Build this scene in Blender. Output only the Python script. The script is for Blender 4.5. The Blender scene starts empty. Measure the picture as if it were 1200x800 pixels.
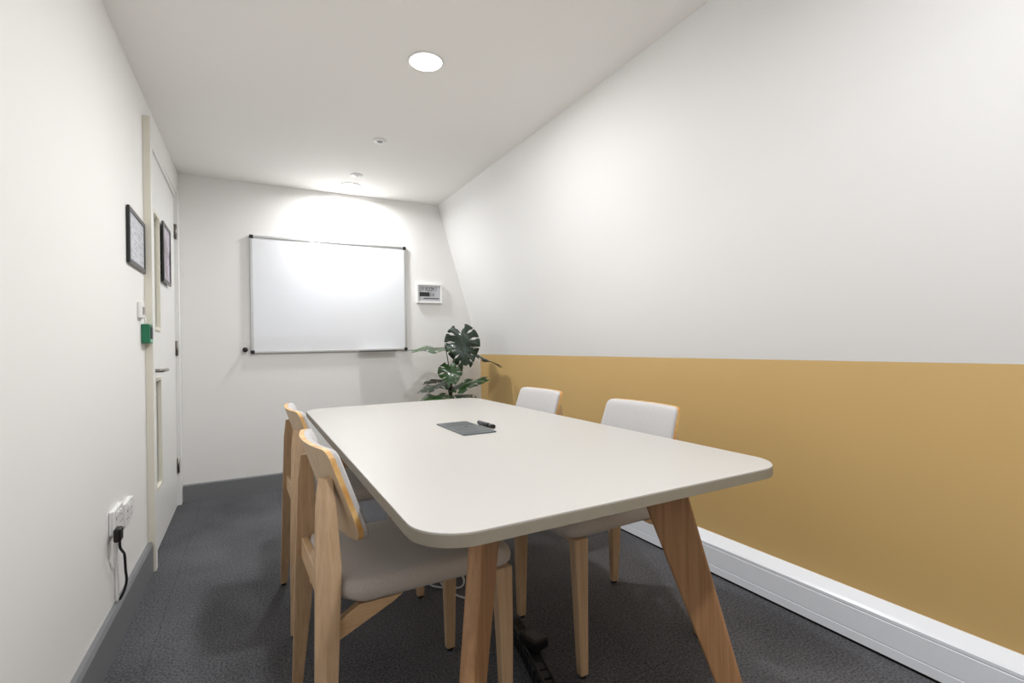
import bpy, bmesh, math, random
from mathutils import Vector, Matrix
random.seed(7)
PI = math.pi
scn = bpy.context.scene
COL = scn.collection

# ------------------------------------------------------------------ helpers
def lin(c):
    return tuple(((v/255)/12.92 if v/255 <= .04045 else ((v/255+.055)/1.055)**2.4) for v in c)+(1,)

def mat(name, rgb, rough=.6, metal=0, bump=None, noise=None, coat=0, spec=None, emit=None, sheen=0):
    m = bpy.data.materials.new(name); m.use_nodes = True
    nt = m.node_tree; b = nt.nodes['Principled BSDF']
    c = lin(rgb)
    b.inputs['Base Color'].default_value = c
    b.inputs['Roughness'].default_value = rough
    b.inputs['Metallic'].default_value = metal
    if coat: b.inputs['Coat Weight'].default_value = coat
    if spec is not None: b.inputs['Specular IOR Level'].default_value = spec
    if sheen: b.inputs['Sheen Weight'].default_value = sheen
    if emit:
        b.inputs['Emission Color'].default_value = lin(emit[0]); b.inputs['Emission Strength'].default_value = emit[1]
    tc = None
    if noise or bump:
        tc = nt.nodes.new('ShaderNodeTexCoord')
    if noise:   # (scale, amount, detail)
        n = nt.nodes.new('ShaderNodeTexNoise'); n.inputs['Scale'].default_value = noise[0]; n.inputs['Detail'].default_value = noise[2]
        nt.links.new(tc.outputs['Object'], n.inputs['Vector'])
        r = nt.nodes.new('ShaderNodeMapRange')
        r.inputs['From Min'].default_value = .3; r.inputs['From Max'].default_value = .7
        r.inputs['To Min'].default_value = 1-noise[1]; r.inputs['To Max'].default_value = 1+noise[1]
        nt.links.new(n.outputs['Fac'], r.inputs['Value'])
        mx = nt.nodes.new('ShaderNodeVectorMath'); mx.operation = 'SCALE'
        mx.inputs[0].default_value = c[:3]
        nt.links.new(r.outputs['Result'], mx.inputs['Scale'])
        nt.links.new(mx.outputs['Vector'], b.inputs['Base Color'])
    if bump:    # (scale, strength, distance)
        n = nt.nodes.new('ShaderNodeTexNoise'); n.inputs['Scale'].default_value = bump[0]; n.inputs['Detail'].default_value = 3
        nt.links.new(tc.outputs['Object'], n.inputs['Vector'])
        bp = nt.nodes.new('ShaderNodeBump'); bp.inputs['Strength'].default_value = bump[1]; bp.inputs['Distance'].default_value = bump[2]
        nt.links.new(n.outputs['Fac'], bp.inputs['Height']); nt.links.new(bp.outputs['Normal'], b.inputs['Normal'])
    return m

def wood(name, light, dark, axis='Z', rough=.5, scale=1.0):
    m = bpy.data.materials.new(name); m.use_nodes = True
    nt = m.node_tree; b = nt.nodes['Principled BSDF']
    tc = nt.nodes.new('ShaderNodeTexCoord'); mp = nt.nodes.new('ShaderNodeMapping')
    s = [60*scale]*3; s['XYZ'.index(axis)] = 2.2*scale
    mp.inputs['Scale'].default_value = s
    nt.links.new(tc.outputs['Object'], mp.inputs['Vector'])
    n = nt.nodes.new('ShaderNodeTexNoise'); n.inputs['Scale'].default_value = 1; n.inputs['Detail'].default_value = 5; n.inputs['Distortion'].default_value = .6
    nt.links.new(mp.outputs['Vector'], n.inputs['Vector'])
    mp2 = nt.nodes.new('ShaderNodeMapping'); s2 = [260*scale]*3; s2['XYZ'.index(axis)] = 9*scale
    mp2.inputs['Scale'].default_value = s2
    nt.links.new(tc.outputs['Object'], mp2.inputs['Vector'])
    n2 = nt.nodes.new('ShaderNodeTexNoise'); n2.inputs['Scale'].default_value = 1; n2.inputs['Detail'].default_value = 2
    nt.links.new(mp2.outputs['Vector'], n2.inputs['Vector'])
    ad = nt.nodes.new('ShaderNodeMath'); ad.operation = 'MULTIPLY_ADD'; ad.inputs[1].default_value = .45
    nt.links.new(n2.outputs['Fac'], ad.inputs[0]); nt.links.new(n.outputs['Fac'], ad.inputs[2])
    cr = nt.nodes.new('ShaderNodeValToRGB')
    cr.color_ramp.elements[0].position = .5; cr.color_ramp.elements[0].color = lin(dark)
    cr.color_ramp.elements[1].position = .95; cr.color_ramp.elements[1].color = lin(light)
    nt.links.new(ad.outputs[0], cr.inputs['Fac']); nt.links.new(cr.outputs['Color'], b.inputs['Base Color'])
    b.inputs['Roughness'].default_value = rough
    return m

def ply(name):
    m = bpy.data.materials.new(name); m.use_nodes = True
    nt = m.node_tree; b = nt.nodes['Principled BSDF']
    b.inputs['Base Color'].default_value = lin((226, 180, 112)); b.inputs['Roughness'].default_value = .45
    tc = nt.nodes.new('ShaderNodeTexCoord')
    n = nt.nodes.new('ShaderNodeTexNoise'); n.inputs['Scale'].default_value = 22; n.inputs['Detail'].default_value = 4
    nt.links.new(tc.outputs['Object'], n.inputs['Vector'])
    cr = nt.nodes.new('ShaderNodeValToRGB')
    cr.color_ramp.elements[0].position = .35; cr.color_ramp.elements[0].color = lin((205, 150, 84))
    cr.color_ramp.elements[1].position = .65; cr.color_ramp.elements[1].color = lin((236, 196, 132))
    nt.links.new(n.outputs['Fac'], cr.inputs['Fac']); nt.links.new(cr.outputs['Color'], b.inputs['Base Color'])
    return m

def link(name, bm, m, parent=None, smooth=False, bevel=0, seg=2, loc=None, autos=None):
    bmesh.ops.recalc_face_normals(bm, faces=bm.faces[:])
    me = bpy.data.meshes.new(name); bm.to_mesh(me); bm.free()
    mats = m if isinstance(m, (list, tuple)) else [m]
    for x in mats: me.materials.append(x)
    if smooth:
        for p in me.polygons: p.use_smooth = True
    o = bpy.data.objects.new(name, me); COL.objects.link(o)
    if parent: o.parent = parent
    if loc: o.location = loc
    if bevel:
        md = o.modifiers.new('Bevel', 'BEVEL'); md.width = bevel; md.segments = seg; md.limit_method = 'ANGLE'; md.angle_limit = math.radians(40)
        md.harden_normals = False
    if autos:
        me.set_sharp_from_angle(angle=math.radians(autos))
    return o

def empty(name, loc=(0, 0, 0), rz=0):
    o = bpy.data.objects.new(name, None); COL.objects.link(o)
    o.location = loc; o.rotation_euler = (0, 0, rz); o.empty_display_size = .1
    return o

def tag(o, label, cat, group=None):
    o['label'] = label; o['category'] = cat
    if group: o['group'] = group
    return o
def struct(o):
    o['kind'] = 'structure'; return o

def box(bm, x0, x1, y0, y1, z0, z1, mi=0):
    vs = [bm.verts.new((x, y, z)) for z in (z0, z1) for (x, y) in ((x0, y0), (x1, y0), (x1, y1), (x0, y1))]
    fs = [(0, 1, 2, 3), (4, 7, 6, 5), (0, 4, 5, 1), (1, 5, 6, 2), (2, 6, 7, 3), (3, 7, 4, 0)]
    for f in fs:
        fc = bm.faces.new([vs[i] for i in f]); fc.material_index = mi
    return vs
def B(*a, mi=0):
    bm = bmesh.new(); box(bm, *a, mi=mi); return bm

def prism(bm, pts, axis, a, b, mi=0):
    """extrude a 2-D polygon along an axis from a to b. pts given in the two other axes (in xyz order)"""
    def P(p, t):
        return {'x': (t, p[0], p[1]), 'y': (p[0], t, p[1]), 'z': (p[0], p[1], t)}[axis]
    v0 = [bm.verts.new(P(p, a)) for p in pts]; v1 = [bm.verts.new(P(p, b)) for p in pts]
    n = len(pts)
    fs = [bm.faces.new(v0[::-1]), bm.faces.new(v1)]
    for i in range(n): fs.append(bm.faces.new((v0[i], v0[(i+1) % n], v1[(i+1) % n], v1[i])))
    for f in fs: f.material_index = mi
    return fs

def hexa(bm, lo, hi):
    """solid between two polygons of 3-D points"""
    a = [bm.verts.new(p) for p in lo]; b = [bm.verts.new(p) for p in hi]
    n = len(lo)
    bm.faces.new(a[::-1]); bm.faces.new(b)
    for i in range(n): bm.faces.new((a[i], a[(i+1) % n], b[(i+1) % n], b[i]))

def loft(bm, rings):
    vs = [[bm.verts.new(p) for p in r] for r in rings]
    n = len(rings[0])
    bm.faces.new(vs[0][::-1]); bm.faces.new(vs[-1])
    for a, b in zip(vs, vs[1:]):
        for i in range(n): bm.faces.new((a[i], a[(i+1) % n], b[(i+1) % n], b[i]))

def lathe(bm, prof, c=(0, 0), seg=32, mi=0):
    rings = []
    for r, z in prof:
        if r < 1e-6: rings.append([bm.verts.new((c[0], c[1], z))])
        else: rings.append([bm.verts.new((c[0]+r*math.cos(2*PI*i/seg), c[1]+r*math.sin(2*PI*i/seg), z)) for i in range(seg)])
    for a, b in zip(rings, rings[1:]):
        for i in range(seg):
            j = (i+1) % seg
            if len(a) == 1 and len(b) == 1: continue
            if len(a) == 1: f = bm.faces.new((a[0], b[i], b[j]))
            elif len(b) == 1: f = bm.faces.new((a[i], b[0], a[j]))
            else: f = bm.faces.new((a[i], b[i], b[j], a[j]))
            f.material_index = mi; f.smooth = True

def tube(bm, pts, r, seg=10, mi=0, r1=None):
    pts = [Vector(p) for p in pts]; n = len(pts); rings = []
    up = Vector((0, 0, 1)); prev = None
    for i, p in enumerate(pts):
        t = (pts[min(i+1, n-1)]-pts[max(i-1, 0)]).normalized()
        if prev is None:
            a = t.cross(up)
            if a.length < .1: a = t.cross(Vector((1, 0, 0)))
            a.normalize()
        else:
            a = prev-t*prev.dot(t); a.normalize()
        prev = a; b = t.cross(a)
        rr = r if r1 is None else r+(r1-r)*i/(n-1)
        rings.append([bm.verts.new(p+a*rr*math.cos(2*PI*k/seg)+b*rr*math.sin(2*PI*k/seg)) for k in range(seg)])
    f = bm.faces.new(rings[0][::-1]); f.material_index = mi
    f = bm.faces.new(rings[-1]); f.material_index = mi
    for A, Bq in zip(rings, rings[1:]):
        for k in range(seg):
            f = bm.faces.new((A[k], A[(k+1) % seg], Bq[(k+1) % seg], Bq[k])); f.material_index = mi; f.smooth = True

def spline(ctrl, n=8):
    c = [Vector(p) for p in ctrl]; c = [c[0]*2-c[1]]+c+[c[-1]*2-c[-2]]; out = []
    for i in range(1, len(c)-2):
        for k in range(n):
            t = k/n; p0, p1, p2, p3 = c[i-1:i+3]
            out.append(.5*((2*p1)+(-p0+p2)*t+(2*p0-5*p1+4*p2-p3)*t*t+(-p0+3*p1-3*p2+p3)*t**3))
    out.append(c[-2]); return out

def rrect(x0, x1, y0, y1, r, n=10):
    out = []
    for cx, cy, a in ((x1-r, y1-r, 0), (x0+r, y1-r, 90), (x0+r, y0+r, 180), (x1-r, y0+r, 270)):
        for i in range(n+1):
            t = math.radians(a+90*i/n); out.append((cx+r*math.cos(t), cy+r*math.sin(t)))
    return out

# ------------------------------------------------------------------ room numbers (metres, camera above the origin)
XL, LA, YB, ZC = -.4507, -.0072, 4.246, 2.381     # left wall line, its slight turn, back wall, ceiling
YF = -1.3                                           # wall behind the camera
def WX(y, off=0): return XL+LA*(YB-y)+off
XK, ZK, XS, LC = 1.933, 1.008, 1.529, .0077         # low right wall, height of its top, ceiling edge of the slope
def SX(y): return XS+LC*(YB-y)
LROT = math.atan(LA)                                # left-wall things lie along this line (turn about z)

# ------------------------------------------------------------------ materials
WALL = (241, 240, 238)
m_wall = mat('wall_paint', WALL, .75, bump=(90, .05, .002))
m_ceil = mat('ceiling_paint', (252, 250, 247), .85, bump=(70, .04, .002))
m_yel = mat('ochre_paint', (206, 172, 112), .62, bump=(80, .06, .002), noise=(1.3, .02, 3))
m_white = mat('white_gloss', (240, 240, 238), .35)
m_arch = mat('cream_gloss_and_shade', (226, 222, 208), .4)
m_door = mat('door_paint', (236, 236, 234), .4)
m_skirt = mat('grey_gloss', (124, 126, 129), .38)
m_trunk = mat('trunking_plastic', (240, 244, 250), .3)
m_black = mat('black_plastic', (18, 18, 19), .4)
m_gap = mat('gap_shade_black', (6, 6, 6), .9)
m_alu = mat('brushed_aluminium', (196, 197, 196), .35, metal=.85)
m_steel = mat('satin_steel', (150, 146, 140), .3, metal=1)
m_board = mat('whiteboard_enamel', (236, 238, 242), .22, coat=.3)
m_oakZ = wood('oak_upright', (204, 174, 140), (180, 148, 114), 'Z')
m_oakX = wood('oak_along', (216, 184, 144), (190, 152, 110), 'X')
m_oakY = wood('oak_across', (216, 184, 144), (190, 152, 110), 'Y')
m_oakT = wood('table_oak', (180, 138, 98), (150, 110, 74), 'Z', scale=.8)
m_veneer = wood('oak_veneer', (208, 184, 154), (192, 166, 134), 'Z', scale=.6, rough=.55)
m_ply = ply('ply_edge')
m_fab = mat('light_grey_fabric', (196, 193, 192), .9, bump=(700, .35, .001), noise=(260, .06, 2), sheen=.2)
m_seatf = mat('warm_grey_fabric', (190, 182, 174), .95, bump=(700, .35, .001), noise=(260, .08, 2), sheen=.2)
m_top = mat('table_laminate', (188, 184, 178), .38, bump=(500, .02, .0005))
m_edge = mat('table_edge_band', (140, 133, 118), .55, noise=(40, .04, 3))
m_under = mat('table_underside', (150, 140, 126), .7)
m_foot = mat('dark_glide', (22, 22, 22), .6)
m_green = mat('green_plastic', (20, 112, 78), .4)
m_glass = bpy.data.materials.new('clear_glass'); m_glass.use_nodes = True
_b = m_glass.node_tree.nodes['Principled BSDF']
_b.inputs['Transmission Weight'].default_value = 1; _b.inputs['Roughness'].default_value = .02; _b.inputs['IOR'].default_value = 1.45
_b.inputs['Base Color'].default_value = (.92, .95, .92, 1)
m_lamp = mat('lamp_diffuser', (255, 255, 255), .5, emit=((255, 250, 242), 6))
m_leaf = mat('monstera_leaf', (24, 48, 28), .32, noise=(14, .3, 3), coat=.25)
m_leafb = mat('monstera_leaf_bright', (44, 80, 34), .3, noise=(14, .3, 3), coat=.35)
m_stem = mat('plant_stem', (56, 78, 38), .5)
m_trk = mat('plant_trunk', (52, 50, 34), .8, noise=(60, .3, 3))
m_pot = mat('pot_black', (40, 40, 42), .5)
m_soil = mat('potting_soil', (48, 36, 26), .95, bump=(60, .8, .01))

def carpet():
    m = bpy.data.materials.new('grey_carpet_tiles'); m.use_nodes = True
    nt = m.node_tree; b = nt.nodes['Principled BSDF']; L = nt.links.new; N = nt.nodes.new
    tc = N('ShaderNodeTexCoord')
    n1 = N('ShaderNodeTexNoise'); n1.inputs['Scale'].default_value = 420; n1.inputs['Detail'].default_value = 3
    n2 = N('ShaderNodeTexNoise'); n2.inputs['Scale'].default_value = 130; n2.inputs['Detail'].default_value = 4
    n3 = N('ShaderNodeTexNoise'); n3.inputs['Scale'].default_value = 2.2; n3.inputs['Detail'].default_value = 3
    for n in (n1, n2, n3): L(tc.outputs['Object'], n.inputs['Vector'])
    a = N('ShaderNodeMath'); a.operation = 'ADD'; L(n1.outputs['Fac'], a.inputs[0]); L(n2.outputs['Fac'], a.inputs[1])
    a2 = N('ShaderNodeMath'); a2.operation = 'MULTIPLY_ADD'; a2.inputs[1].default_value = .35; L(n3.outputs['Fac'], a2.inputs[0]); L(a.outputs[0], a2.inputs[2])
    cr = N('ShaderNodeValToRGB'); cr.color_ramp.elements[0].position = .0; cr.color_ramp.elements[1].position = 1
    mr = N('ShaderNodeMapRange'); mr.inputs['From Min'].default_value = .9; mr.inputs['From Max'].default_value = 1.45
    L(a2.outputs[0], mr.inputs['Value']); L(mr.outputs['Result'], cr.inputs['Fac'])
    cr.color_ramp.elements[0].color = lin((44, 44, 46)); cr.color_ramp.elements[1].color = lin((116, 116, 120))
    # tile seams: 0.5 m grid
    sp = N('ShaderNodeSeparateXYZ'); L(tc.outputs['Object'], sp.inputs[0])
    def seam(out, off):
        s = N('ShaderNodeMath'); s.operation = 'ADD'; s.inputs[1].default_value = off; L(out, s.inputs[0])
        p = N('ShaderNodeMath'); p.operation = 'PINGPONG'; p.inputs[1].default_value = .25; L(s.outputs[0], p.inputs[0])
        c = N('ShaderNodeMath'); c.operation = 'LESS_THAN'; c.inputs[1].default_value = .0014; L(p.outputs[0], c.inputs[0]); return c
    sy = seam(sp.outputs['Y'], -.235+1.0); sx = seam(sp.outputs['X'], .33)
    mxm = N('ShaderNodeMath'); mxm.operation = 'MAXIMUM'; L(sx.outputs[0], mxm.inputs[0]); L(sy.outputs[0], mxm.inputs[1])
    mul = N('ShaderNodeMath'); mul.operation = 'MULTIPLY'; mul.inputs[1].default_value = .32; L(mxm.outputs[0], mul.inputs[0])
    mix = N('ShaderNodeMix'); mix.data_type = 'RGBA'; L(mul.outputs[0], mix.inputs['Factor'])
    L(cr.outputs['Color'], mix.inputs['A']); mix.inputs['B'].default_value = lin((20, 20, 21))
    L(mix.outputs['Result'], b.inputs['Base Color'])
    b.inputs['Roughness'].default_value = .95; b.inputs['Specular IOR Level'].default_value = .15
    bp = N('ShaderNodeBump'); bp.inputs['Strength'].default_value = .4; bp.inputs['Distance'].default_value = .002
    L(a.outputs[0], bp.inputs['Height']); L(bp.outputs['Normal'], b.inputs['Normal'])
    return m
m_carpet = carpet()

# ------------------------------------------------------------------ the room shell
T = .12
bm = B(WX(YF)-1.5, XK+.15, YF-.1, YB+.15, -.1, 0); struct(link('floor', bm, m_carpet))
bm = B(WX(YF)-1.5, XK+.15, YF-.1, YB+.15, ZC, ZC+.1); struct(link('ceiling', bm, m_ceil))
bm = B(WX(YF)-.2, XK+.15, YB, YB+.12, 0, ZC); struct(link('wall_back', bm, m_wall))
bm = B(WX(YF)-.2, XK+.15, YF-.12, YF, 0, ZC); struct(link('wall_front', bm, m_yel))
# left wall with the door opening
DY0, DY1, DZ = 3.02, 4.200, 2.218       # structural opening
bm = bmesh.new()
def lseg(y0, y1, z0, z1):
    hexa(bm, [(WX(y0)-T, y0, z0), (WX(y0), y0, z0), (WX(y1), y1, z0), (WX(y1)-T, y1, z0)],
             [(WX(y0)-T, y0, z1), (WX(y0), y0, z1), (WX(y1), y1, z1), (WX(y1)-T, y1, z1)])
lseg(YF, DY0, 0, ZC); lseg(DY0, DY1, DZ, ZC); lseg(DY1, YB, 0, ZC)
struct(link('wall_left', bm, m_wall))
# corridor beyond the door
bm = bmesh.new(); box(bm, -1.75, -1.65, 2.2, YB+1.2, 0, ZC); box(bm, -1.75, WX(YB)-T, YB+.1+1.1, YB+.1+1.2, 0, ZC); box(bm, -1.75, WX(2.2)-T, 2.1, 2.2, 0, ZC)
struct(link('wall_corridor', bm, m_wall))
# low ochre right wall and the white slope above it
bm = B(XK, XK+.12, YF, YB, 0, ZK); struct(link('wall_right', bm, m_yel))
bm = bmesh.new()
s0, s1 = SX(YF), SX(YB)
hexa(bm, [(XK, YF, ZK), (XK+.12, YF, ZK), (XK+.12, YB, ZK), (XK, YB, ZK)],
         [(s0, YF, ZC), (s0+.2, YF, ZC), (s1+.2, YB, ZC), (s1, YB, ZC)])
struct(link('wall_slope', bm, m_wall))

# skirtings
bm = bmesh.new()
def skirt_prof(h=.128, t=.018): return [(0, 0), (t, 0), (t, h-.012), (t-.007, h), (0, h)]
y0, y1 = YF, 2.984
p0 = [(WX(y0)+a, y0, b) for a, b in skirt_prof(.15, .022)]; p1 = [(WX(y1)+a, y1, b) for a, b in skirt_prof(.15, .022)]
hexa(bm, p0, p1)
struct(link('baseboard_left', bm, m_skirt))
bm = bmesh.new()
prism(bm, [(YB, 0), (YB-.016, 0), (YB-.016, .116), (YB-.010, .124), (YB, .124)], 'x', XL+.012, XK)
struct(link('baseboard_back', bm, m_skirt))
# skirting trunking on the right
bm = bmesh.new()
xf = 1.886
prism(bm, [(XK, .012), (xf, .012), (xf, .044), (xf+.001, .046), (xf+.001, .048), (xf, .050), (xf, .126), (xf+.0015, .128), (xf+.0015, .130), (xf, .132), (xf, .142), (xf+.008, .150), (XK-.004, .178), (XK, .178)], 'y', YF, YB-.016)
t1 = struct(link('trim_1', bm, m_trunk))
bm = B(xf+.006, XK, YF, YB-.016, 0, .012); o = link('shadow_gap', bm, m_gap, t1)  # near-black strip painted as the shade in the gap under the trunking

# added window behind the camera, its pane glowing as fill light
wn = struct(empty('fill_window_1', (.55, YF, 1.30)))
link('fill_window_pane', B(-.88, .88, .004, .012, .03, .96), mat('fill_glow_pane', (240, 245, 255), .3, emit=((214, 230, 255), .8)), wn)
for q in ((-.92, -.87, 0, 1.0), (.87, .92, 0, 1.0), (-.87, .87, 0, .05), (-.87, .87, .95, 1.0), (-.02, .02, .05, .95)):
    link('fill_window_frame', B(q[0], q[1], 0, .04, q[2], q[3]), m_white, wn, bevel=.003)

# ------------------------------------------------------------------ door (local frame: x = out from the wall, y = along it)
OY = 3.0
door = struct(empty('door_1', (WX(OY), OY, 0), -LROT))
def D(name, bm, m, parent=door, **k): return link(name, bm, m, parent, **k)
yo = lambda y: y-OY
ylo, yhi, ztop = 3.05, 4.170, 2.188
# lining + architrave (one frame)
bm = bmesh.new()
box(bm, -T, .002, yo(DY0), yo(ylo), 0, DZ); box(bm, -T, .002, yo(yhi), yo(DY1), 0, DZ); box(bm, -T, .002, yo(DY0), yo(DY1), ztop, DZ)
# stops
box(bm, -.09, -.047, yo(ylo), yo(ylo)+.014, 0, ztop); box(bm, -.09, -.047, yo(yhi)-.014, yo(yhi), 0, ztop); box(bm, -.09, -.047, yo(ylo), yo(yhi), ztop-.014, ztop)
D('door_frame', bm, m_door)
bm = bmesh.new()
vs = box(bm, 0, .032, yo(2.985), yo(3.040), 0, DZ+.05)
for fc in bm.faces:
    if all(v.co.y < yo(2.986) for v in fc.verts): fc.material_index = 1  # near side face in cream: its shade is put into the colour
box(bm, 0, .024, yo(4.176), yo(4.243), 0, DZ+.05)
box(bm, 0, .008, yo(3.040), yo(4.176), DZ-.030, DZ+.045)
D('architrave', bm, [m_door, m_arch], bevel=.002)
# leaf with two vision slots
S = [(3.345, 3.52, 1.215, 1.865), (3.325, 3.485, .335, .94)]
SY0, SY1 = 3.245, 3.450
bm = bmesh.new(); a, b_ = -.044, .0
box(bm, a, b_, yo(ylo)+.003, yo(SY0), .006, ztop-.004)
box(bm, a, b_, yo(SY1), yo(yhi)-.003, .006, ztop-.004)
for z0, z1 in ((.006, .335), (.94, 1.215), (1.865, ztop-.004)): box(bm, a, b_, yo(SY0), yo(SY1), z0, z1)
D('door_leaf', bm, m_door)
for z0, z1 in ((.335, .94), (1.215, 1.865)):
    bm = bmesh.new()
    for side in ((-.048, -.028), (-.012, .006)):
        box(bm, side[0], side[1], yo(SY0)-.008, yo(SY0)+.012, z0-.008, z1+.008); box(bm, side[0], side[1], yo(SY1)-.012, yo(SY1)+.008, z0-.008, z1+.008)
        box(bm, side[0], side[1], yo(SY0)+.012, yo(SY1)-.012, z0-.008, z0+.012); box(bm, side[0], side[1], yo(SY0)+.012, yo(SY1)-.012, z1-.012, z1+.008)
    D('glazing_bead', bm, m_arch, bevel=.0015)
    D('glass_panel', B(-.024, -.018, yo(SY0)+.004, yo(SY1)-.004, z0+.003, z1-.003), m_glass)
for z in (.285, 1.112, 1.940):
    bm = bmesh.new(); hy = yo(yhi)-.001
    tube(bm, [(.007, hy, z-.052), (.007, hy, z+.052)], .008, 12); box(bm, .0, .003, hy-.028, hy+.004, z-.05, z+.05)
    D('hinge', bm, m_steel)
# lever handle
bm = bmesh.new(); hy = yo(3.15)
lathe(bm, [(0, .0), (.026, .0), (.026, .009), (.0, .009)], seg=24)
bmesh.ops.transform(bm, matrix=Matrix.Translation((.0, hy, .99)) @ Matrix.Rotation(PI/2, 4, 'Y'), verts=bm.verts)
tube(bm, spline([(-.01, hy, .99), (.03, hy, .99), (.046, hy+.008, .99), (.05, hy+.03, .99), (.05, hy+.165, .988)], 6), .0095, 12)
D('door_handle', bm, m_steel)

# ------------------------------------------------------------------ things on the left wall
def wallthing(name, y, z, off=0): return empty(name, (WX(y)+off, y, z), -LROT)

def picture(name, y0, y1, z0, z1, off, label, paper, papermat, group):
    r = wallthing(name, (y0+y1)/2, z0, off); w, h = (y1-y0)/2, z1-z0
    bm = bmesh.new(); f, t = .022, .012
    for q in ((-w, -w+f, 0, h), (w-f, w, 0, h), (-w+f, w-f, 0, f), (-w+f, w-f, h-f, h)): box(bm, .0005, t, *q)
    link('picture_frame', bm, m_frame, r, bevel=.003)
    link(paper, B(.001, .008, -w+f-.002, w-f+.002, f-.002, h-f+.002), papermat, r)
    link('backing_board', B(.0002, .001, -w+.004, w-.004, .004, h-.004), m_black, r)
    tag(r, label, 'picture frame', group); return r
m_frame = mat('dark_frame', (30, 30, 31), .28)

def paper_mat(name, a, b, scale, seed, lines=False):
    m = bpy.data.materials.new(name); m.use_nodes = True
    nt = m.node_tree; bb = nt.nodes['Principled BSDF']; tc = nt.nodes.new('ShaderNodeTexCoord')
    n = nt.nodes.new('ShaderNodeTexNoise'); n.noise_dimensions = '4D'; n.inputs['W'].default_value = seed; n.inputs['Scale'].default_value = scale
    mp = nt.nodes.new('ShaderNodeMapping'); mp.inputs['Scale'].default_value = (1, 1, 6 if lines else 1)
    nt.links.new(tc.outputs['Object'], mp.inputs['Vector']); nt.links.new(mp.outputs['Vector'], n.inputs['Vector'])
    cr = nt.nodes.new('ShaderNodeValToRGB'); cr.color_ramp.elements[0].position = .42; cr.color_ramp.elements[1].position = .56
    cr.color_ramp.elements[0].color = lin(a); cr.color_ramp.elements[1].color = lin(b)
    nt.links.new(n.outputs['Fac'], cr.inputs['Fac']); nt.links.new(cr.outputs['Color'], bb.inputs['Base Color']); bb.inputs['Roughness'].default_value = .12
    return m
picture('framed_notice', 2.600, 2.975, 1.474, 1.722, 0, 'black framed white notice on the left wall before the door', 'notice_sheet',
        paper_mat('notice_paper', (198, 202, 216), (222, 225, 236), 14, 1, True), None)
picture('framed_print', 3.49, 3.80, 1.505, 1.862, .0002, 'dark framed purple print hanging on the white door', 'print_sheet',
        paper_mat('print_paper', (120, 88, 122), (196, 186, 206), 9, 4), None)

# entry switch
r = wallthing('wall_switch', 2.855, 1.285)
link('back_box', B(0, .016, -.043, .043, -.035, .040), m_white, r, bevel=.003)
link('rocker', B(.0155, .022, -.014, .014, -.018, .018), mat('switch_grey', (170, 162, 158), .4), r, bevel=.002)
link('key_tag', B(.016, .022, .018, .034, -.055, -.028), m_white, r, bevel=.003)
tag(r, 'small white wall switch above the green release box', 'switch')
# green door release
r = wallthing('door_release', 2.93, 1.132)
link('call_point_box', B(0, .034, -.045, .045, 0, .092), m_green, r, bevel=.004)
link('break_glass_window', B(.0335, .0375, -.022, .026, .022, .078), m_black, r, bevel=.001)
link('instruction_strip', B(.0335, .0365, -.030, .034, .006, .018), mat('pale_green', (150, 205, 175), .5), r)
tag(r, 'green emergency door release box left of the door', 'door release')

# sockets
def socket(y, z, w, label):
    r = wallthing('wall_socket', y, z)
    link('back_box', B(0, .010, -w/2, w/2, -.044, .044), m_white, r, bevel=.003)
    link('face_plate', B(.0095, .016, -w/2-.001, w/2+.001, -.045, .045), m_white, r, bevel=.003)
    for s in (-1, 1):
        link('rocker_switch', B(.0155, .021, s*w*.12-.006, s*w*.12+.006, .014, .032), m_white, r, bevel=.0015)
        c = s*w*.27
        for q in ((-.0025, .0025, .004, .014), (-.014, -.008, -.022, -.018), (.008, .014, -.022, -.018)):
            link('socket_slot', B(.0156, .0166, c+q[0], c+q[1], q[2], q[3]), m_black, r)
    tag(r, label, 'socket', None); return r
socket(2.345, .462, .150, 'white double socket with a black plug in it')
socket(2.520, .440, .140, 'white double socket without a plug, nearer the door')
r = wallthing('power_plug', 2.268, .423)
bm = B(.0170, .040, -.024, .024, -.024, .026); link('plug_body', bm, m_black, r, bevel=.008, seg=3)
bm = bmesh.new(); tube(bm, spline([(.032, 0, -.022), (.032, .006, -.05), (.034, .035, -.075), (.034, .066, -.10), (.034, .080, -.16), (.036, .084, -.20), (.030, .082, -.235), (.016, .078, -.268)], 8), .0045, 10)
link('power_cable', bm, m_black, r)
tag(r, 'black mains plug and cable hanging from the socket', 'plug')
r = wallthing('cable_conduit', 2.355, .1502)
link('conduit_channel', B(0, .010, -.012, .012, .0, .262), m_white, r, bevel=.002)
bm = bmesh.new(); tube(bm, spline([(.02, -.055, .266), (.018, -.058, .22), (.010, -.045, .16), (.010, -.030, .10), (.010, -.026, .003)], 8), .0035, 8)
link('thin_white_cable', bm, m_white, r)
tag(r, 'white plastic cable conduit below the sockets', 'conduit')

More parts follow.
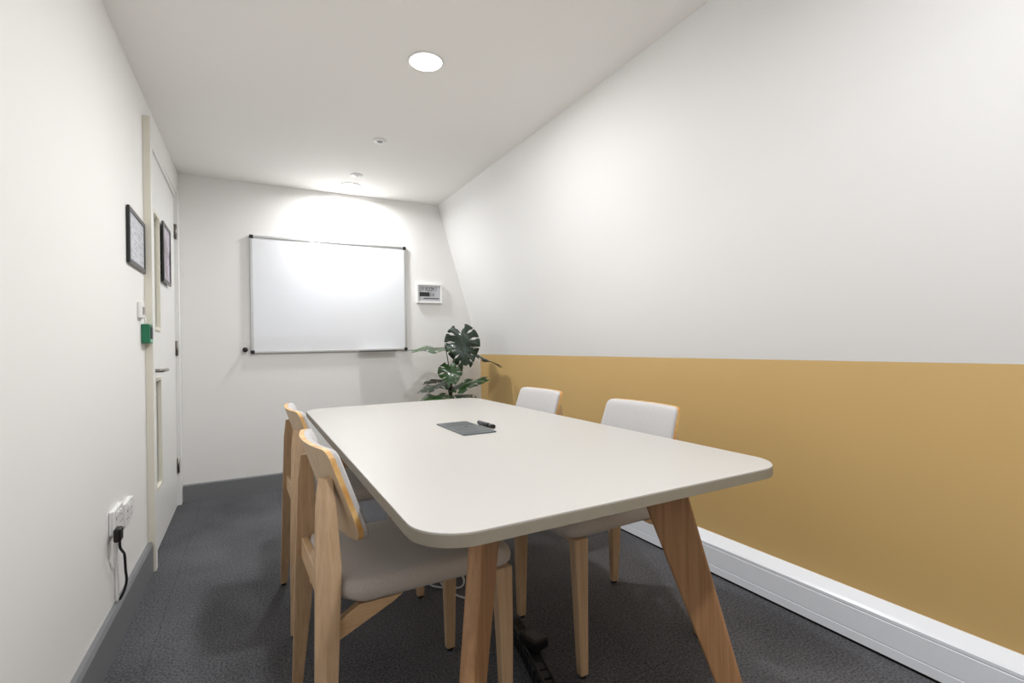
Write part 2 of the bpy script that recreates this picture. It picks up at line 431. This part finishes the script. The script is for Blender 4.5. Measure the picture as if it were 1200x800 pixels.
# ------------------------------------------------------------------ back wall things
wb = empty('whiteboard', (.61, YB-.001, 1.062))
W2, H = .607, .910
link('writing_surface', B(-W2+.008, W2-.008, -.016, 0, .008, H-.008), m_board, wb)
for q in ((-W2+.02, W2-.02, 0, .018), (-W2+.02, W2-.02, H-.018, H)):
    link('frame_rail', B(q[0], q[1], -.022, -.0, q[2], q[3]), m_alu, wb, bevel=.003)
for s in (-1, 1):
    x0 = s*(W2-.018); link('frame_rail', B(min(x0, s*W2), max(x0, s*W2), -.022, 0, .02, H-.02), m_alu, wb, bevel=.003)
    for z in (.0, H-.026):
        x0 = s*(W2-.026); x1 = s*(W2+.003)
        link('corner_cap', B(min(x0, x1), max(x0, x1), -.0245, 0, z-.003 if z < .1 else z, z+.026 if z < .1 else z+.029), m_black, wb, bevel=.006, seg=3)
bm = bmesh.new(); prism(bm, [(-.0225, -.006), (-.085, -.006), (-.090, .006), (-.087, .006), (-.083, -.002), (-.0225, -.002)], 'x', .185, .495)
link('pen_tray', bm, m_alu, wb)
tag(wb, 'white magnetic whiteboard with aluminium frame on the back wall', 'whiteboard')

bm = bmesh.new(); lathe(bm, [(0, 0), (.012, 0), (.012, .018), (.018, .020), (.019, .034), (.015, .038), (0, .038)], seg=24)
bmesh.ops.transform(bm, matrix=Matrix.Rotation(PI/2, 4, 'X'), verts=bm.verts)
o = link('round_knob', bm, m_black, loc=(-.037, YB+.0005, 1.092)); tag(o, 'small black round knob beside the whiteboard lower left corner', 'knob')

sg = empty('display_sign', (1.430, YB-.001, 1.480)); w, h, f = .121, .176, .017
bm = bmesh.new()
for q in ((-w, -w+f, 0, h), (w-f, w, 0, h), (-w+f, w-f, 0, f), (-w+f, w-f, h-f, h)): box(bm, q[0], q[1], -.030, 0, q[2], q[3])
link('sign_frame', bm, m_white, sg, bevel=.004)
link('display_panel', B(-w+f-.001, w-f+.001, -.020, -.001, f-.001, h-f+.001), mat('display_grey', (196, 197, 202), .35), sg)
def text(name, s, size, x, z, m, sx=1):
    c = bpy.data.curves.new(name, 'FONT'); c.body = s; c.size = size; c.extrude = .0004; c.align_x = 'LEFT'
    o = bpy.data.objects.new(name, c); o.data.materials.append(m)
    dg = None
    me = None
    COL.objects.link(o); bpy.context.view_layer.update()
    me = bpy.data.meshes.new_from_object(o.evaluated_get(bpy.context.evaluated_depsgraph_get()))
    bpy.data.objects.remove(o)
    o = bpy.data.objects.new(name, me); COL.objects.link(o); o.parent = sg
    o.rotation_euler = (PI/2, 0, 0); o.location = (x, -.0207, z); o.scale = (sx, 1, 1)
    return o
m_ink = mat('ink', (40, 40, 44), .5)
text('room_name_text', 'LV1 ROOM 7', .056, -w+f+.012, .108, m_ink, .50)
text('time_text', '10', .044, .012, .064, m_ink, .75)
link('status_block', B(-w+f+.012, .000, -.0212, -.0195, .062, .100), m_ink, sg)
link('status_bar', B(-.058, w-f-.015, -.0212, -.0195, .040, .048), m_ink, sg)
link('time_outline', B(.004, .008, -.0210, -.0195, .062, .100), m_ink, sg)
tag(sg, 'small white framed room display sign beside the whiteboard', 'sign')

# ------------------------------------------------------------------ table
TX0, TX1, TY0, TY1, TZ, TH = .250, 1.248, .790, 2.845, .764, .026
TCX, TCY = (TX0+TX1)/2, (TY0+TY1)/2
tb = empty('meeting_table', (TCX, TCY, 0), .0077*0)
hw, hl = (TX1-TX0)/2, (TY1-TY0)/2
out = rrect(-hw, hw, -hl, hl, .105, 14); inn = rrect(-hw+.001, hw-.001, -hl+.001, hl-.001, .104, 14)
bm = bmesh.new(); prism(bm, inn, 'z', TZ-.0035, TZ); link('tabletop', bm, m_top, tb, bevel=.0006)
bm = bmesh.new(); prism(bm, out, 'z', TZ-TH, TZ-.0036)
link('edge_band', bm, m_edge, tb, bevel=.0005)
w_, sp_, yt = .2626, .161, 1.039-TCY
def tleg(s, t):
    bm = bmesh.new(); d = Vector((s, t, 0)).normalized(); n = Vector((-d.y, d.x, 0)); rings = []
    for k in (0, .5, 1):   # 0 top, 1 foot
        c = Vector((s*(w_+sp_*k), t*(-yt+sp_*k), (TZ-TH-.0005)*(1-k)+.012*k)); Wd = .136+(.056-.136)*k; th = .036-.004*k
        rings.append([c+d*a*Wd/2+n*b*th/2 for a, b in ((-1, -1), (1, -1), (1, 1), (-1, 1))])
    loft(bm, rings); o = link('leg', bm, m_oakT, tb, bevel=.007, seg=3)
    c = Vector((s*(w_+sp_), t*(-yt+sp_), 0)); bm = bmesh.new(); lathe(bm, [(0, .0), (.016, 0), (.016, .0125), (0, .0125)], (c.x, c.y), 20)
    link('glide', bm, m_foot, o)
for s in (-1, 1):
    for t in (-1, 1): tleg(s, t)
bm = bmesh.new()
for s in (-1, 1): box(bm, s*w_-.015, s*w_+.015, yt+.03, -yt-.03, TZ-TH-.061, TZ-TH-.001)
for t in (-1, 1): box(bm, -w_+.015, w_-.015, t*(-yt)-.015, t*(-yt)+.015, TZ-TH-.061, TZ-TH-.001)
link('under_frame', bm, mat('frame_dark', (40, 39, 38), .5, metal=.5), tb)
tag(tb, 'large white rounded meeting table on splayed oak legs', 'table')

# power module flap on the table
pm = empty('power_module', (.7435, 1.794, TZ))
link('lid_plate', (lambda b: (prism(b, rrect(-.067, .067, -.149, .149, .006, 4), 'z', .0002, .0045), b)[1])(bmesh.new()), mat('module_grey', (92, 98, 100), .3, metal=.35), pm, bevel=.001)
link('lid_seam', B(-.067, .067, .062, .064, .0044, .0048), m_black, pm)
link('lid_seam', B(-.067, .067, -.120, -.118, .0044, .0048), m_black, pm)
bm = bmesh.new(); lathe(bm, [(0, .0044), (.007, .0044), (.007, .0062), (0, .0066)], (.012, .02), 20); link('finger_button', bm, m_steel, pm)
tag(pm, 'grey metal power module lid set in the white tabletop', 'power module')
mk = empty('marker_pen', (.832, 1.790, TZ+.0085), math.radians(92))
bm = bmesh.new(); tube(bm, [(-.035, 0, 0), (.062, 0, 0)], .0083, 20); link('barrel', bm, m_black, mk)
bm = bmesh.new(); tube(bm, [(-.070, 0, 0), (-.0355, 0, 0)], .0081, 20); link('cap', bm, m_black, mk)
bm = bmesh.new(); tube(bm, [(-.022, 0, 0), (.050, 0, 0)], .0086, 20); link('printed_sleeve', bm, mat('pen_silver', (62, 62, 66), .4), mk)
tag(mk, 'black marker pen lying on the table beside the power module', 'pen')

# ------------------------------------------------------------------ chairs (local: x forward, z up)
def shell(W0, W1, z0, z1, t0, t1, rb, rt, rows=22, cols=26, bulge=0, inset=0):
    """bent back panel; t0,t1 = offsets of rear and front surface from the bent sheet"""
    z0 += inset; z1 -= inset
    def halfw(z):
        u = (z-z0)/(z1-z0); w = W0+(W1-W0)*u-inset
        d0, d1 = z-z0, z1-z
        if d0 < rb: w -= rb-math.sqrt(max(0, rb*rb-(rb-d0)**2))
        if d1 < rt: w -= rt-math.sqrt(max(0, rt*rt-(rt-d1)**2))
        return w
    def sheet(y, z, off):
        c = -.262+.330*(.845-z)+.034*(abs(y)/.215)**2.1
        return Vector((c+off, y, z))
    bm = bmesh.new(); grids = []
    zs = [z0+(z1-z0)*(.5-.5*math.cos(PI*i/rows)) for i in range(rows+1)]
    for side, off in ((0, t0), (1, t1)):
        g = []
        for z in zs:
            w = max(halfw(z), .004); row = []
            for j in range(cols+1):
                y = -w*math.cos(PI*j/cols)
                o = off
                if side and bulge:
                    e = min(1, min(w-abs(y), z-z0, z1-z)/.022)
                    o = off-bulge*(1-math.sqrt(max(0, 1-(1-e)**2)))
                row.append(bm.verts.new(sheet(y, z, o)))
            g.append(row)
        grids.append(g)
    A, Bg = grids
    for i in range(rows):
        for j in range(cols):
            f = bm.faces.new((A[i][j], A[i][j+1], A[i+1][j+1], A[i+1][j])); f.material_index = 0; f.smooth = True
            f = bm.faces.new((Bg[i][j], Bg[i+1][j], Bg[i+1][j+1], Bg[i][j+1])); f.material_index = 0; f.smooth = True
    per = [(0, j) for j in range(cols)]+[(i, cols) for i in range(rows)]+[(rows, j) for j in range(cols, 0, -1)]+[(i, 0) for i in range(rows, 0, -1)]
    for k in range(len(per)):
        a, b = per[k], per[(k+1) % len(per)]
        f = bm.faces.new((A[a[0]][a[1]], Bg[a[0]][a[1]], Bg[b[0]][b[1]], A[b[0]][b[1]])); f.material_index = 1
    return bm

def seat_bm():
    bm = bmesh.new()
    def outline(r_in):
        pts = []
        # front edge gently bowed, rear corners generous
        xr, xfv, wr, wf = -.225+r_in, .292-r_in, .212-r_in, .208-r_in
        def arc(cx, cy, r, a0, a1, n=8):
            for i in range(n+1):
                t = math.radians(a0+(a1-a0)*i/n); pts.append((cx+r*math.cos(t), cy+r*math.sin(t)))
        arc(xfv-.055, wf-.055, .055, 0, 90); arc(xr+.075, wr-.075, .075, 90, 180)
        arc(xr+.075, -wr+.075, .075, 180, 270); arc(xfv-.055, -wf+.055, .055, 270, 360)
        return pts
    rings = []
    for r_in, z in ((.030, .451), (.010, .455), (.002, .466), (0, .482), (.003, .497), (.012, .507), (.034, .513), (.09, .514), (.14, .511)):
        o = outline(0)
        ring = []
        for x, y in o:
            cx = .05; k = 1-r_in/.24
            X = cx+(x-cx)*k; Y = y*k
            dip = .018*max(0, (-X-.06)/.13)**2       # rises slightly at the rear
            fr = -.010*max(0, (X-.18)/.11)**2
            ring.append((X, Y, z+dip+fr))
        rings.append(ring)
    vs = [[bm.verts.new(p) for p in r] for r in rings]; n = len(rings[0])
    bm.faces.new(vs[0][::-1]); bm.faces.new(vs[-1])
    for a, b in zip(vs, vs[1:]):
        for i in range(n): bm.faces.new((a[i], a[(i+1) % n], b[(i+1) % n], b[i]))
    for f in bm.faces: f.smooth = len(f.verts) == 4
    return bm

def make_chair():
    r = empty('dining_chair')
    link('seat', seat_bm(), m_seatf, r)
    o = link('backrest', shell(.213, .200, .605, .845, 0, .013, .050, .024), [m_veneer, m_ply], r)
    link('back_cushion', shell(.213, .200, .605, .845, .0132, .031, .049, .023, bulge=.010, inset=.001), [m_fab, m_fab], r)
    for s in (-1, 1):
        # rear leg: deep at seat height, tapering up and down, rear corner cut back
        rings = []
        for z, xa, xb, yc, th in ((.010, -.272, -.244, .240, .026), (.30, -.266, -.216, .207, .032), (.56, -.258, -.200, .184, .034), (.70, -.254, -.208, .172, .030), (.772, -.246, -.214, .166, .022)):
            yc = s*yc; ch = min(.022, (xb-xa)*.55)
            # outer side is s*; chamfer at the rear outer edge
            rings.append([(xa, yc-s*th/2, z), (xb, yc-s*th/2, z), (xb, yc+s*th/2, z), (xa+ch, yc+s*th/2, z), (xa, yc+s*th/2-s*ch*.9, z)])
        bm = bmesh.new(); loft(bm, rings); lg = link('leg', bm, m_oakZ, r, bevel=.002)
        bm = bmesh.new(); lathe(bm, [(0, 0), (.011, 0), (.011, .0105), (0, .0105)], (-.258, s*.240), 16); link('glide', bm, m_foot, lg)
        # front leg
        rings = []
        for z, xa, xb, yc, th in ((.010, .232, .262, .204, .028), (.25, .226, .268, .200, .034), (.4510, .218, .272, .194, .038)):
            yc = s*yc; rings.append([(xa, yc-s*th/2, z), (xb, yc-s*th/2, z), (xb, yc+s*th/2, z), (xa, yc+s*th/2, z)])
        bm = bmesh.new(); loft(bm, rings); lg = link('leg', bm, m_oakZ, r, bevel=.004)
        bm = bmesh.new(); lathe(bm, [(0, 0), (.011, 0), (.011, .0105), (0, .0105)], (.247, s*.204), 16); link('glide', bm, m_foot, lg)
        # side rail rising from the rear leg to under the seat
        bm = bmesh.new(); ya, yb = sorted((s*.165, s*.190))
        prism(bm, [(-.222, .372), (-.19, .385), (-.075, .434), (-.045, .4508), (-.10, .4508), (-.158, .4508), (-.205, .425), (-.222, .418)], 'y', ya, yb)
        link('side_rail', bm, m_oakX, r, bevel=.002)
    link('rear_rail', B(-.245, -.224, -.178, .178, .455, .517), m_oakY, r, bevel=.003)
    link('front_rail', B(.235, .256, -.178, .178, .427, .4508), m_oakY, r, bevel=.003)
    return r

CH = make_chair()
def copy_chair():
    r = CH.copy(); COL.objects.link(r)
    for ch in list(CH.children):
        c = ch.copy(); COL.objects.link(c); c.parent = r
        for g in ch.children:
            d = g.copy(); COL.objects.link(d); d.parent = c
    return r
places = [
    (.380, 1.455, math.radians(2.4), 'oak chair nearest on the left, its bare wooden back facing us'),
    (.385, 2.275, math.radians(1.5), 'oak chair farther along the left side, behind the nearer one'),
    (1.190, 1.518, math.radians(180), 'oak chair with grey cushion, nearer one on the ochre wall side'),
    (1.180, 2.290, math.radians(180), 'oak chair at the far right, closest to the plant')]
for i, (x, y, a, lab) in enumerate(places):
    c = CH if i == 0 else copy_chair()
    c.location = (x, y, 0); c.rotation_euler = (0, 0, a)
    tag(c, lab, 'chair', 'oak chairs around the meeting table')

# ------------------------------------------------------------------ under the table
cs = empty('cable_spine', (.80, 1.30, 0))
pts = spline([(-.02, -.12, .030), (.0, 0, .030), (.022, .10, .030), (.040, .18, .030), (.055, .26, .030), (.066, .34, .032)], 5)
for i in range(0, len(pts)-1, 2):
    p = pts[i]; d = (pts[i+1]-pts[i]).normalized(); a = math.atan2(d.y, d.x)
    bm = bmesh.new(); prism(bm, rrect(-.018, .018, -.030, .030, .008, 4), 'z', -.028, .022)
    box(bm, -.010, .024, -.012, .012, -.01, .008)
    o = link('spine_link', bm, m_black, cs, bevel=.003); o.location = p; o.rotation_euler = (0, 0, a)
bm = bmesh.new(); tube(bm, [Vector(q)+Vector((.018, 0, .024)) for q in pts], .0045, 8); link('enclosed_cable', bm, m_black, cs)
bm = bmesh.new(); tube(bm, [Vector(q)+Vector((-.018, 0, .024)) for q in pts], .0045, 8); link('enclosed_cable', bm, m_black, cs)
tag(cs, 'black jointed cable spine lying on the carpet under the table', 'cable spine')
ab = empty('power_adapter', (.850, 1.470, .0525+.0005), math.radians(-80))
link('adapter_body', B(-.045, .045, -.030, .030, 0, .034), m_black, ab, bevel=.005)
link('rating_label', B(-.030, .030, -.018, .018, .0335, .0345), mat('label_grey', (70, 70, 72), .5), ab)
tag(ab, 'black power adapter block resting on the cable spine', 'adapter')
cc = empty('network_cable', (.76, 2.02, 0))
bm = bmesh.new(); tube(bm, spline([(-.06, .22, .006), (-.05, .12, .006), (.0, .07, .006), (.06, .04, .006), (.09, .08, .02), (.08, .16, .03), (.03, .2, .02), (-.01, .12, .014), (.01, -.02, .012), (.06, -.10, .006), (.07, -.22, .006)], 8), .004, 8)
link('cable_jacket', bm, mat('cable_white', (200, 204, 206), .4), cc)
tag(cc, 'white network cable looped on the carpet under the table', 'cable')

# ------------------------------------------------------------------ plant
pl = empty('potted_monstera', (1.46, 3.84, 0))
bm = bmesh.new(); lathe(bm, [(0, 0), (.115, 0), (.125, .01), (.150, .30), (.158, .30), (.158, .325), (.146, .325), (.142, .285), (0, .285)], seg=40)
link('pot', bm, m_pot, pl)
bm = bmesh.new(); lathe(bm, [(0, .2855), (.10, .292), (.141, .286)], seg=32); link('soil', bm, m_soil, pl)
O = Vector((1.46, 3.84, 0))
bm = bmesh.new(); tube(bm, spline([(.0, 0, .28), (.006, -.01, .5), (.0, -.02, .68), (.004, -.03, .86)], 8), .019, 12, r1=.012)
for k in range(7):
    z = .36+.07*k; tube(bm, [(.004, -.01-.002*k, z), (.004, -.01-.002*k, z+.006)], .0205-.001*k, 12)
link('trunk', bm, m_trk, pl)

def leaf(name, base, tip, normal, width, attach, m, lobes=6, droop=.12, seed=0, holes=True, cup=.10, curl=0):
    """split monstera leaf: base = where the stalk meets the blade, tip = point of the blade"""
    rnd = random.Random(seed)
    base, tip = Vector(base)-O, Vector(tip)-O
    ax = tip-base; Ln = ax.length; ax.normalize()
    n = Vector(normal); n = (n-ax*n.dot(ax)).normalized(); sd = ax.cross(n)
    bm = bmesh.new()
    def P(u, v):   # u along (in leaf lengths from base, may be negative), v sideways in metres
        q = v/width
        h = -droop*Ln*max(u, 0)**2*1.0-cup*abs(v)*abs(q)*.8+.012*math.sin(9*u+3*q+seed)*abs(q)
        return base+ax*(u*Ln)+sd*v+n*h
    def mid(t): return t
    def margin(t):
        # outline point (u,v) for midrib parameter t in 0..1 ; lobes near the stalk sweep backwards
        ang = math.radians(160-138*t**.85)
        rad = [1.0, 1.12, 1.16, 1.08, .92, .72, .52, .40][0]
        u_m = .02+.78*t
        # heart-shaped envelope
        R = (.50+.14*math.sin(PI*min(1, t*1.5)))*(1-.35*t**2)
        du, dv = math.cos(ang)*R*.80, math.sin(ang)*R
        return u_m+du, dv
    for s in (-1, 1):
        N = lobes
        for i in range(N):
            ta, tb = i/N, (i+1)/N
            tc = (ta+tb)/2
            gap = .34
            cols, rows = 5, 8
            grid = []
            for a in range(rows+1):
                r = a/rows
                sh = 1-gap*math.exp(-((r-.68)/.15)**2)
                if r > .84: sh *= 1-.16*((r-.84)/.16)**2
                row = []
                for b in range(cols+1):
                    tt = tc+(tb-ta)*(b/cols-.5)*sh
                    if i == N-1 and b > cols/2: tt = tc+(1.0-tc)*((b/cols-.5)*2)*(sh if r > .3 else 1)
                    mu, mv = margin(min(1, max(0, tt)))
                    m0 = .80*min(1, max(0, tt)) if True else 0
                    u = m0+(mu-m0)*r; v = mv*r*width*2*s
                    # sweep: lobes curve toward the tip
                    u += .05*r*r
                    row.append(bm.verts.new(P(u, v)))
                grid.append(row)
            for a in range(rows):
                for b in range(cols):
                    f = bm.faces.new((grid[a][b], grid[a][b+1], grid[a+1][b+1], grid[a+1][b])); f.smooth = True
        # tip lobe
    g = []
    for a in range(7):
        r = a/6; w = .17*width*2*math.sqrt(max(0, 1-r**1.6))*(1)
        u = .74+.26*r
        g.append([bm.verts.new(P(u, v)) for v in (-w, -w/2, 0, w/2, w)])
    for a in range(6):
        for b in range(4):
            f = bm.faces.new((g[a][b], g[a][b+1], g[a+1][b+1], g[a+1][b])); f.smooth = True
    bmesh.ops.remove_doubles(bm, verts=bm.verts, dist=.0006)
    o = link(name, bm, m, pl)
    md = o.modifiers.new('Solidify', 'SOLIDIFY'); md.thickness = .0012; md.offset = 0
    # stalk and midrib
    bm = bmesh.new(); a = Vector(attach)-O
    midp = (a+base)/2+Vector((0, 0, .03))+(base-a).cross(Vector((0, 0, 1)))*.05
    tube(bm, spline([a, midp, base], 8), .0050, 8, r1=.0034)
    link('leaf_stalk', bm, m_stem, o)
    bm = bmesh.new(); tube(bm, [P(u/10, 0)+n*.0012 for u in range(0, 10)], .0028, 6, r1=.001); link('midrib', bm, m_stem, o)
    return o
cam = Vector((0, 0, 1.09))
leaf('leaf', (1.512, 3.70, 1.190), (1.535, 3.655, .930), (-.40, -.95, .25), .122, (1.462, 3.81, .84), m_leaf, 6, seed=1, droop=.06)
leaf('leaf', (1.415, 3.80, 1.075), (1.100, 3.70, 1.092), (-.03, -.16, .98), .120, (1.460, 3.81, .80), m_leafb, 6, seed=2, droop=.10)
leaf('leaf', (1.600, 3.88, 1.060), (1.868, 3.70, .935), (.40, -.05, .95), .105, (1.466, 3.82, .82), m_leaf, 6, seed=3, droop=.06)
leaf('leaf', (1.560, 3.92, 1.12), (1.800, 4.03, 1.120), (.05, .1, .98), .09, (1.466, 3.82, .84), m_leaf, 5, seed=4, droop=.15)
leaf('leaf', (1.425, 3.74, .925), (1.412, 3.66, .790), (-.30, -.90, .42), .085, (1.462, 3.81, .76), m_leafb, 5, seed=5, droop=.05)
leaf('leaf', (1.395, 3.76, .790), (1.160, 3.68, .760), (-.10, -.12, .98), .080, (1.458, 3.82, .66), m_leaf, 5, seed=6, droop=.10)
leaf('leaf', (1.490, 3.78, .745), (1.745, 3.72, .825), (-.30, -.22, .93), .090, (1.462, 3.82, .66), m_leafb, 5, seed=7, droop=.05)
leaf('leaf', (1.360, 3.70, .70), (1.140, 3.58, .700), (-.1, -.2, 1), .090, (1.458, 3.81, .56), m_leafb, 5, seed=8, droop=.12)
leaf('leaf', (1.520, 3.70, .685), (1.735, 3.58, .655), (.1, -.1, 1), .105, (1.464, 3.81, .54), m_leaf, 5, seed=9, droop=.22)
leaf('leaf', (1.45, 3.95, .80), (1.36, 4.14, .80), (0, .3, 1), .09, (1.460, 3.82, .62), m_leaf, 5, seed=10, droop=.2)
tag(pl, 'tall potted monstera plant in the back corner by the ochre wall', 'plant')

# ------------------------------------------------------------------ ceiling fittings and lights
LX = .716
def downlight(y, label, power, x=LX, spread=180):
    r = empty('recessed_downlight', (x, y, ZC))
    bm = bmesh.new(); lathe(bm, [(.072, -.0005), (.080, -.0005), (.080, -.003), (.076, -.006), (.072, -.006), (.072, -.0005)], seg=48)
    link('trim_ring', bm, m_white, r)
    bm = bmesh.new(); lathe(bm, [(0, -.0005), (.0715, -.0005), (.0715, -.0045), (0, -.0050)], seg=48)
    link('diffuser', bm, m_lamp, r)
    l = bpy.data.lights.new('downlight_lamp', 'AREA'); l.shape = 'DISK'; l.size = .13; l.energy = power; l.color = (.982, .992, 1); l.spread = math.radians(spread)
    lo = bpy.data.objects.new('downlight_lamp', l); COL.objects.link(lo); lo.parent = r; lo.location = (0, 0, -.0075)
    tag(r, label, 'ceiling light', 'recessed ceiling downlights'); return r
downlight(2.110, 'bright round downlight in the middle of the ceiling', 13, spread=180)
downlight(4.005, 'round downlight close to the back wall above the whiteboard', 10.5, spread=170)
downlight(.12, 'round downlight above the near end of the table', 15.5, spread=168)

for y, x, lab, kind in ((3.05, .727, 'small round white ceiling sensor farther from the back wall', 0), (3.738, .716, 'small round white ceiling sensor near the back downlight', 1)):
    r = empty('ceiling_sensor', (x, y, ZC))
    bm = bmesh.new(); lathe(bm, [(0, -.0005), (.043, -.0005), (.043, -.003), (.036, -.006), (.026, -.0095), (0, -.0098)], seg=36); link('base_ring', bm, m_white, r)
    bm = bmesh.new(); lathe(bm, [(.0, -.0095), (.018, -.0095), (.016, -.012), (.008, -.014), (0, -.0142)], seg=28); link('sensor_head', bm, mat('sensor_grey', (150, 150, 150), .4) if kind == 0 else m_white, r)
    tag(r, lab, 'ceiling sensor', 'small ceiling sensors')

# added lamp panel to brighten the unseen corridor beyond the door
r = empty('corridor_fill_light', (-1.1, 3.6, ZC))
bm = B(-.2, .2, -.2, .2, -.02, -.0005); link('fill_light_panel', bm, m_lamp, r)
l = bpy.data.lights.new('corridor_fill_lamp', 'AREA'); l.size = .35; l.energy = 14; l.color = (1, .96, .9)
lo = bpy.data.objects.new('corridor_fill_lamp', l); COL.objects.link(lo); lo.parent = r; lo.location = (0, 0, -.03)
tag(r, 'added square glowing panel lighting the corridor beyond the door', 'ceiling light')

w = bpy.data.worlds.new('World'); scn.world = w; w.use_nodes = True
w.node_tree.nodes['Background'].inputs['Color'].default_value = (.5, .5, .5, 1); w.node_tree.nodes['Background'].inputs['Strength'].default_value = .05

# ------------------------------------------------------------------ camera
yaw, pitch, roll = .4922, .0073, -.0189
f = Vector((math.sin(yaw)*math.cos(pitch), math.cos(yaw)*math.cos(pitch), math.sin(pitch)))
r_ = Vector((math.cos(yaw), -math.sin(yaw), 0)); u_ = r_.cross(f)
r2 = r_*math.cos(roll)+u_*math.sin(roll); u2 = -r_*math.sin(roll)+u_*math.cos(roll)
cd = bpy.data.cameras.new('camera'); co = bpy.data.objects.new('camera', cd); COL.objects.link(co)
M = Matrix((( r2.x, u2.x, -f.x), (r2.y, u2.y, -f.y), (r2.z, u2.z, -f.z))).to_4x4(); M.translation = (0, 0, 1.09)
co.matrix_world = M
cd.sensor_width = 36; cd.lens = 36*571.4/1200; cd.clip_start = .02
scn.camera = co
scn.view_settings.view_transform = 'Standard'; scn.view_settings.look = 'None'
scn.view_settings.gamma = 1; scn.view_settings.use_curve_mapping = False
scn.view_settings.exposure = 0.54
